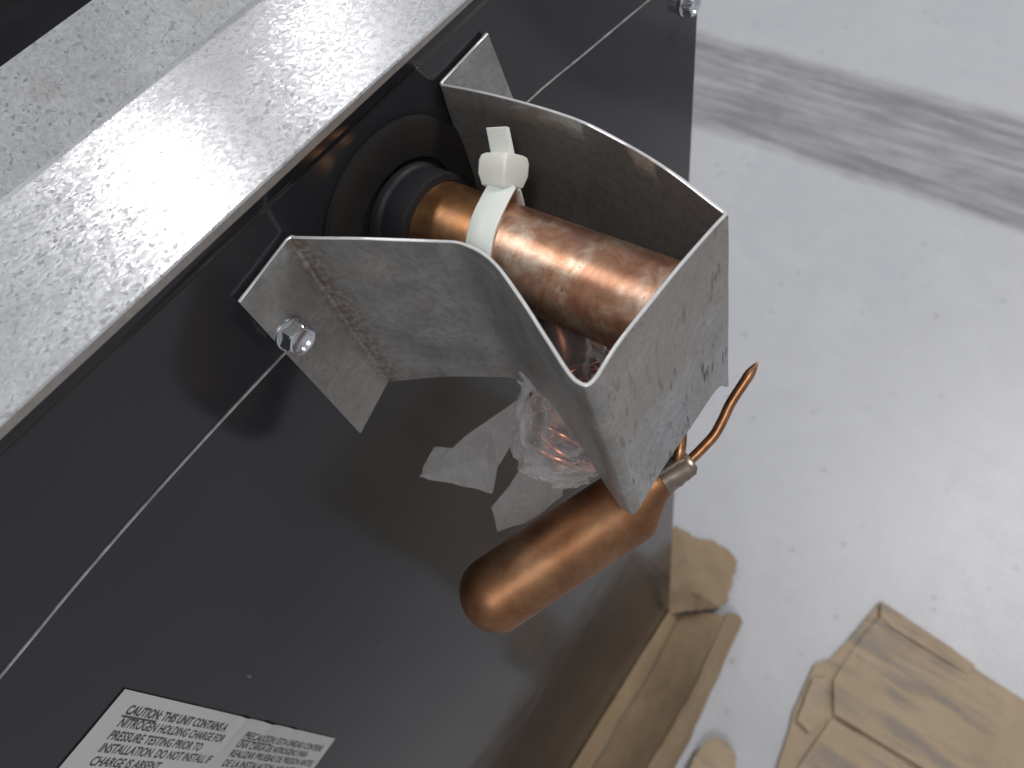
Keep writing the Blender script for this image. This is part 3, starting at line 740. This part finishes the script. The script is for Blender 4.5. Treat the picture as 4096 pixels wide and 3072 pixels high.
sheet('outer_wall', [[(-0.62, -0.0990, 0.068), (-0.2, -0.0990, 0.068), (0.04, -0.0990, 0.068), (0.150, -0.0985, 0.066), (0.306, -0.0850, 0.048)],
                     [(-0.62, -0.116, 0.034), (-0.2, -0.116, 0.034), (0.05, -0.116, 0.034), (0.150, -0.112, 0.033), (0.320, -0.0970, 0.024)],
                     [(-0.62, -0.133, 0.004), (-0.2, -0.133, 0.004), (0.06, -0.130, 0.004), (0.150, -0.124, 0.004), (0.318, -0.1085, 0.005)]], 8, tray, 0.004, 0.0026, 24, 2, (0, -0.7, 0.7))
def creased(name, V, F, parent, thick=0.003, dent=0.0016, mname='card_clean'):
    """cardboard bent along crisp creases, with a real thickness and slightly ragged rim"""
    b = bmesh.new(); vs_ = [b.verts.new(v) for v in V]
    for f in F: b.faces.new([vs_[k] for k in f])
    for _ in range(3): bmesh.ops.subdivide_edges(b, edges=b.edges[:], cuts=1, use_grid_fill=True)
    bmesh.ops.recalc_face_normals(b, faces=b.faces)
    for v in b.verts:
        rim = any(len(e.link_faces) == 1 for e in v.link_edges)
        v.co.z += dent*noise.noise(v.co*70)
        if rim: v.co += Vector((noise.noise(v.co*150), noise.noise(v.co*150+Vector((3, 3, 3))), 0))*0.0045
    bmesh.ops.triangulate(b, faces=b.faces[:])
    bmesh.ops.solidify(b, geom=b.faces[:], thickness=thick)
    for v in b.verts: v.co.z = max(v.co.z, 0.0008)
    bmesh.ops.recalc_face_normals(b, faces=b.faces); b.verts.index_update()
    V2 = [v.co.copy() for v in b.verts]; F2 = [tuple(v.index for v in f.verts) for f in b.faces]; b.free()
    return sharp(obj(name, V2, F2, M[mname], parent), 24)
creased('corner_flap', [(0.264, 0.15, 0.012), (0.3989, 0.0644, 0.016), (0.3994, 0.029, 0.014), (0.4127, -0.005, 0.012), (0.4103, -0.0379, 0.01), (0.4009, -0.0536, 0.01), (0.3594, -0.0652, 0.012), (0.3292, -0.0724, 0.018), (0.3104, -0.0694, 0.034), (0.2818, -0.0371, 0.04), (0.2555, -0.0072, 0.03), (0.3448, 0.0082, 0.05), (0.3475, -0.0354, 0.03), (0.3043, -0.036, 0.064), (0.3019, 0.0007, 0.036), (0.264, 0.06, 0.024), (0.264, 0.012, 0.02)],
        [(0, 1, 11, 15), (1, 2, 11), (2, 3, 12, 11), (3, 4, 12), (4, 5, 12), (5, 6, 12), (6, 7, 13, 12), (7, 8, 13), (8, 9, 13), (9, 10, 14, 13), (12, 13, 14, 11), (11, 14, 15), (14, 16, 15), (10, 16, 14)], tray)
V, F = box(X1-0.004, X1+0.0006, -0.0022, 0.004, 0.0125, 0.020); obj('bare_corner_glint', V, F, M['edge'], cab)  # pale bare-metal block added for the glint at the cabinet corner

pile = thing('flattened_carton', (0.35, -0.42, 0.0), 'flattened brown cardboard carton with dark rub marks lying on the floor', 'cardboard')
def panel(name, poly, z0, z1, parent, seed=0, amp=0.0025):
    """cardboard panel cut to an outline, gently warped"""
    b = bmesh.new()
    vs_ = [b.verts.new((x, y, z1)) for x, y in poly]
    f = b.faces.new(vs_)
    bmesh.ops.triangulate(b, faces=[f])
    for _ in range(4):
        bmesh.ops.subdivide_edges(b, edges=[e for e in b.edges if e.calc_length() > 0.010], cuts=1)
        bmesh.ops.triangulate(b, faces=[f for f in b.faces if len(f.verts) > 3])
    r = bmesh.ops.extrude_face_region(b, geom=b.faces[:])
    for v in [g for g in r['geom'] if isinstance(g, bmesh.types.BMVert)]: v.co.z = z0
    bmesh.ops.recalc_face_normals(b, faces=b.faces)
    for v in b.verts:
        v.co.z += amp*(noise.noise(Vector((v.co.x*16+seed, v.co.y*16, 0)))+0.6) + amp*1.4*max(0, 0.22-abs(noise.noise(Vector((v.co.x*22+seed*3, v.co.y*22, 4)))))
        if v.co.z < 0.0006: v.co.z = 0.0006
        v.co.x += 0.0013*noise.noise(Vector((v.co.x*60, v.co.y*60, seed))); v.co.y += 0.0013*noise.noise(Vector((v.co.x*60, v.co.y*60, seed+5)))
    V = [v.co.copy() for v in b.verts]; b.verts.index_update(); F = [tuple(v.index for v in f.verts) for f in b.faces]; b.free()
    return sharp(obj(name, V, F, M['card'], parent), 40)
panel('bottom_panel', [(0.470, -0.272), (0.452, -0.430), (0.440, -0.70), (0.05, -0.70), (0.09, -0.262), (0.215, -0.243), (0.240, -0.236), (0.325, -0.232), (0.350, -0.250), (0.410, -0.262)], 0.001, 0.006, pile, 1)
panel('long_flap', [(0.464, -0.286), (0.456, -0.338), (0.446, -0.345), (0.436, -0.70), (0.288, -0.70), (0.270, -0.286), (0.318, -0.264), (0.400, -0.272)], 0.0066, 0.0100, pile, 7, 0.006)
panel('long_flap', [(0.263, -0.286), (0.280, -0.70), (0.06, -0.70), (0.10, -0.268)], 0.0066, 0.0100, pile, 11, 0.006)
panel('edge_fold', [(0.470, -0.274), (0.455, -0.424), (0.436, -0.418), (0.440, -0.300), (0.446, -0.282)], 0.0125, 0.0155, pile, 31, 0.003)
panel('torn_edge', [(0.312, -0.255), (0.258, -0.276), (0.225, -0.268), (0.230, -0.246), (0.300, -0.238)], 0.0068, 0.0105, pile, 15, 0.006)

scrap = thing('cardboard_scrap', (0.10, -0.17, 0.0), 'small rounded brown cardboard scrap on the floor beside the tray', 'cardboard')
panel('scrap_piece', [(0.136, -0.158), (0.140, -0.175), (0.132, -0.195), (0.110, -0.205), (0.05, -0.205), (0.05, -0.150), (0.090, -0.146), (0.118, -0.148)], 0.012, 0.018, scrap, 21, 0.008)
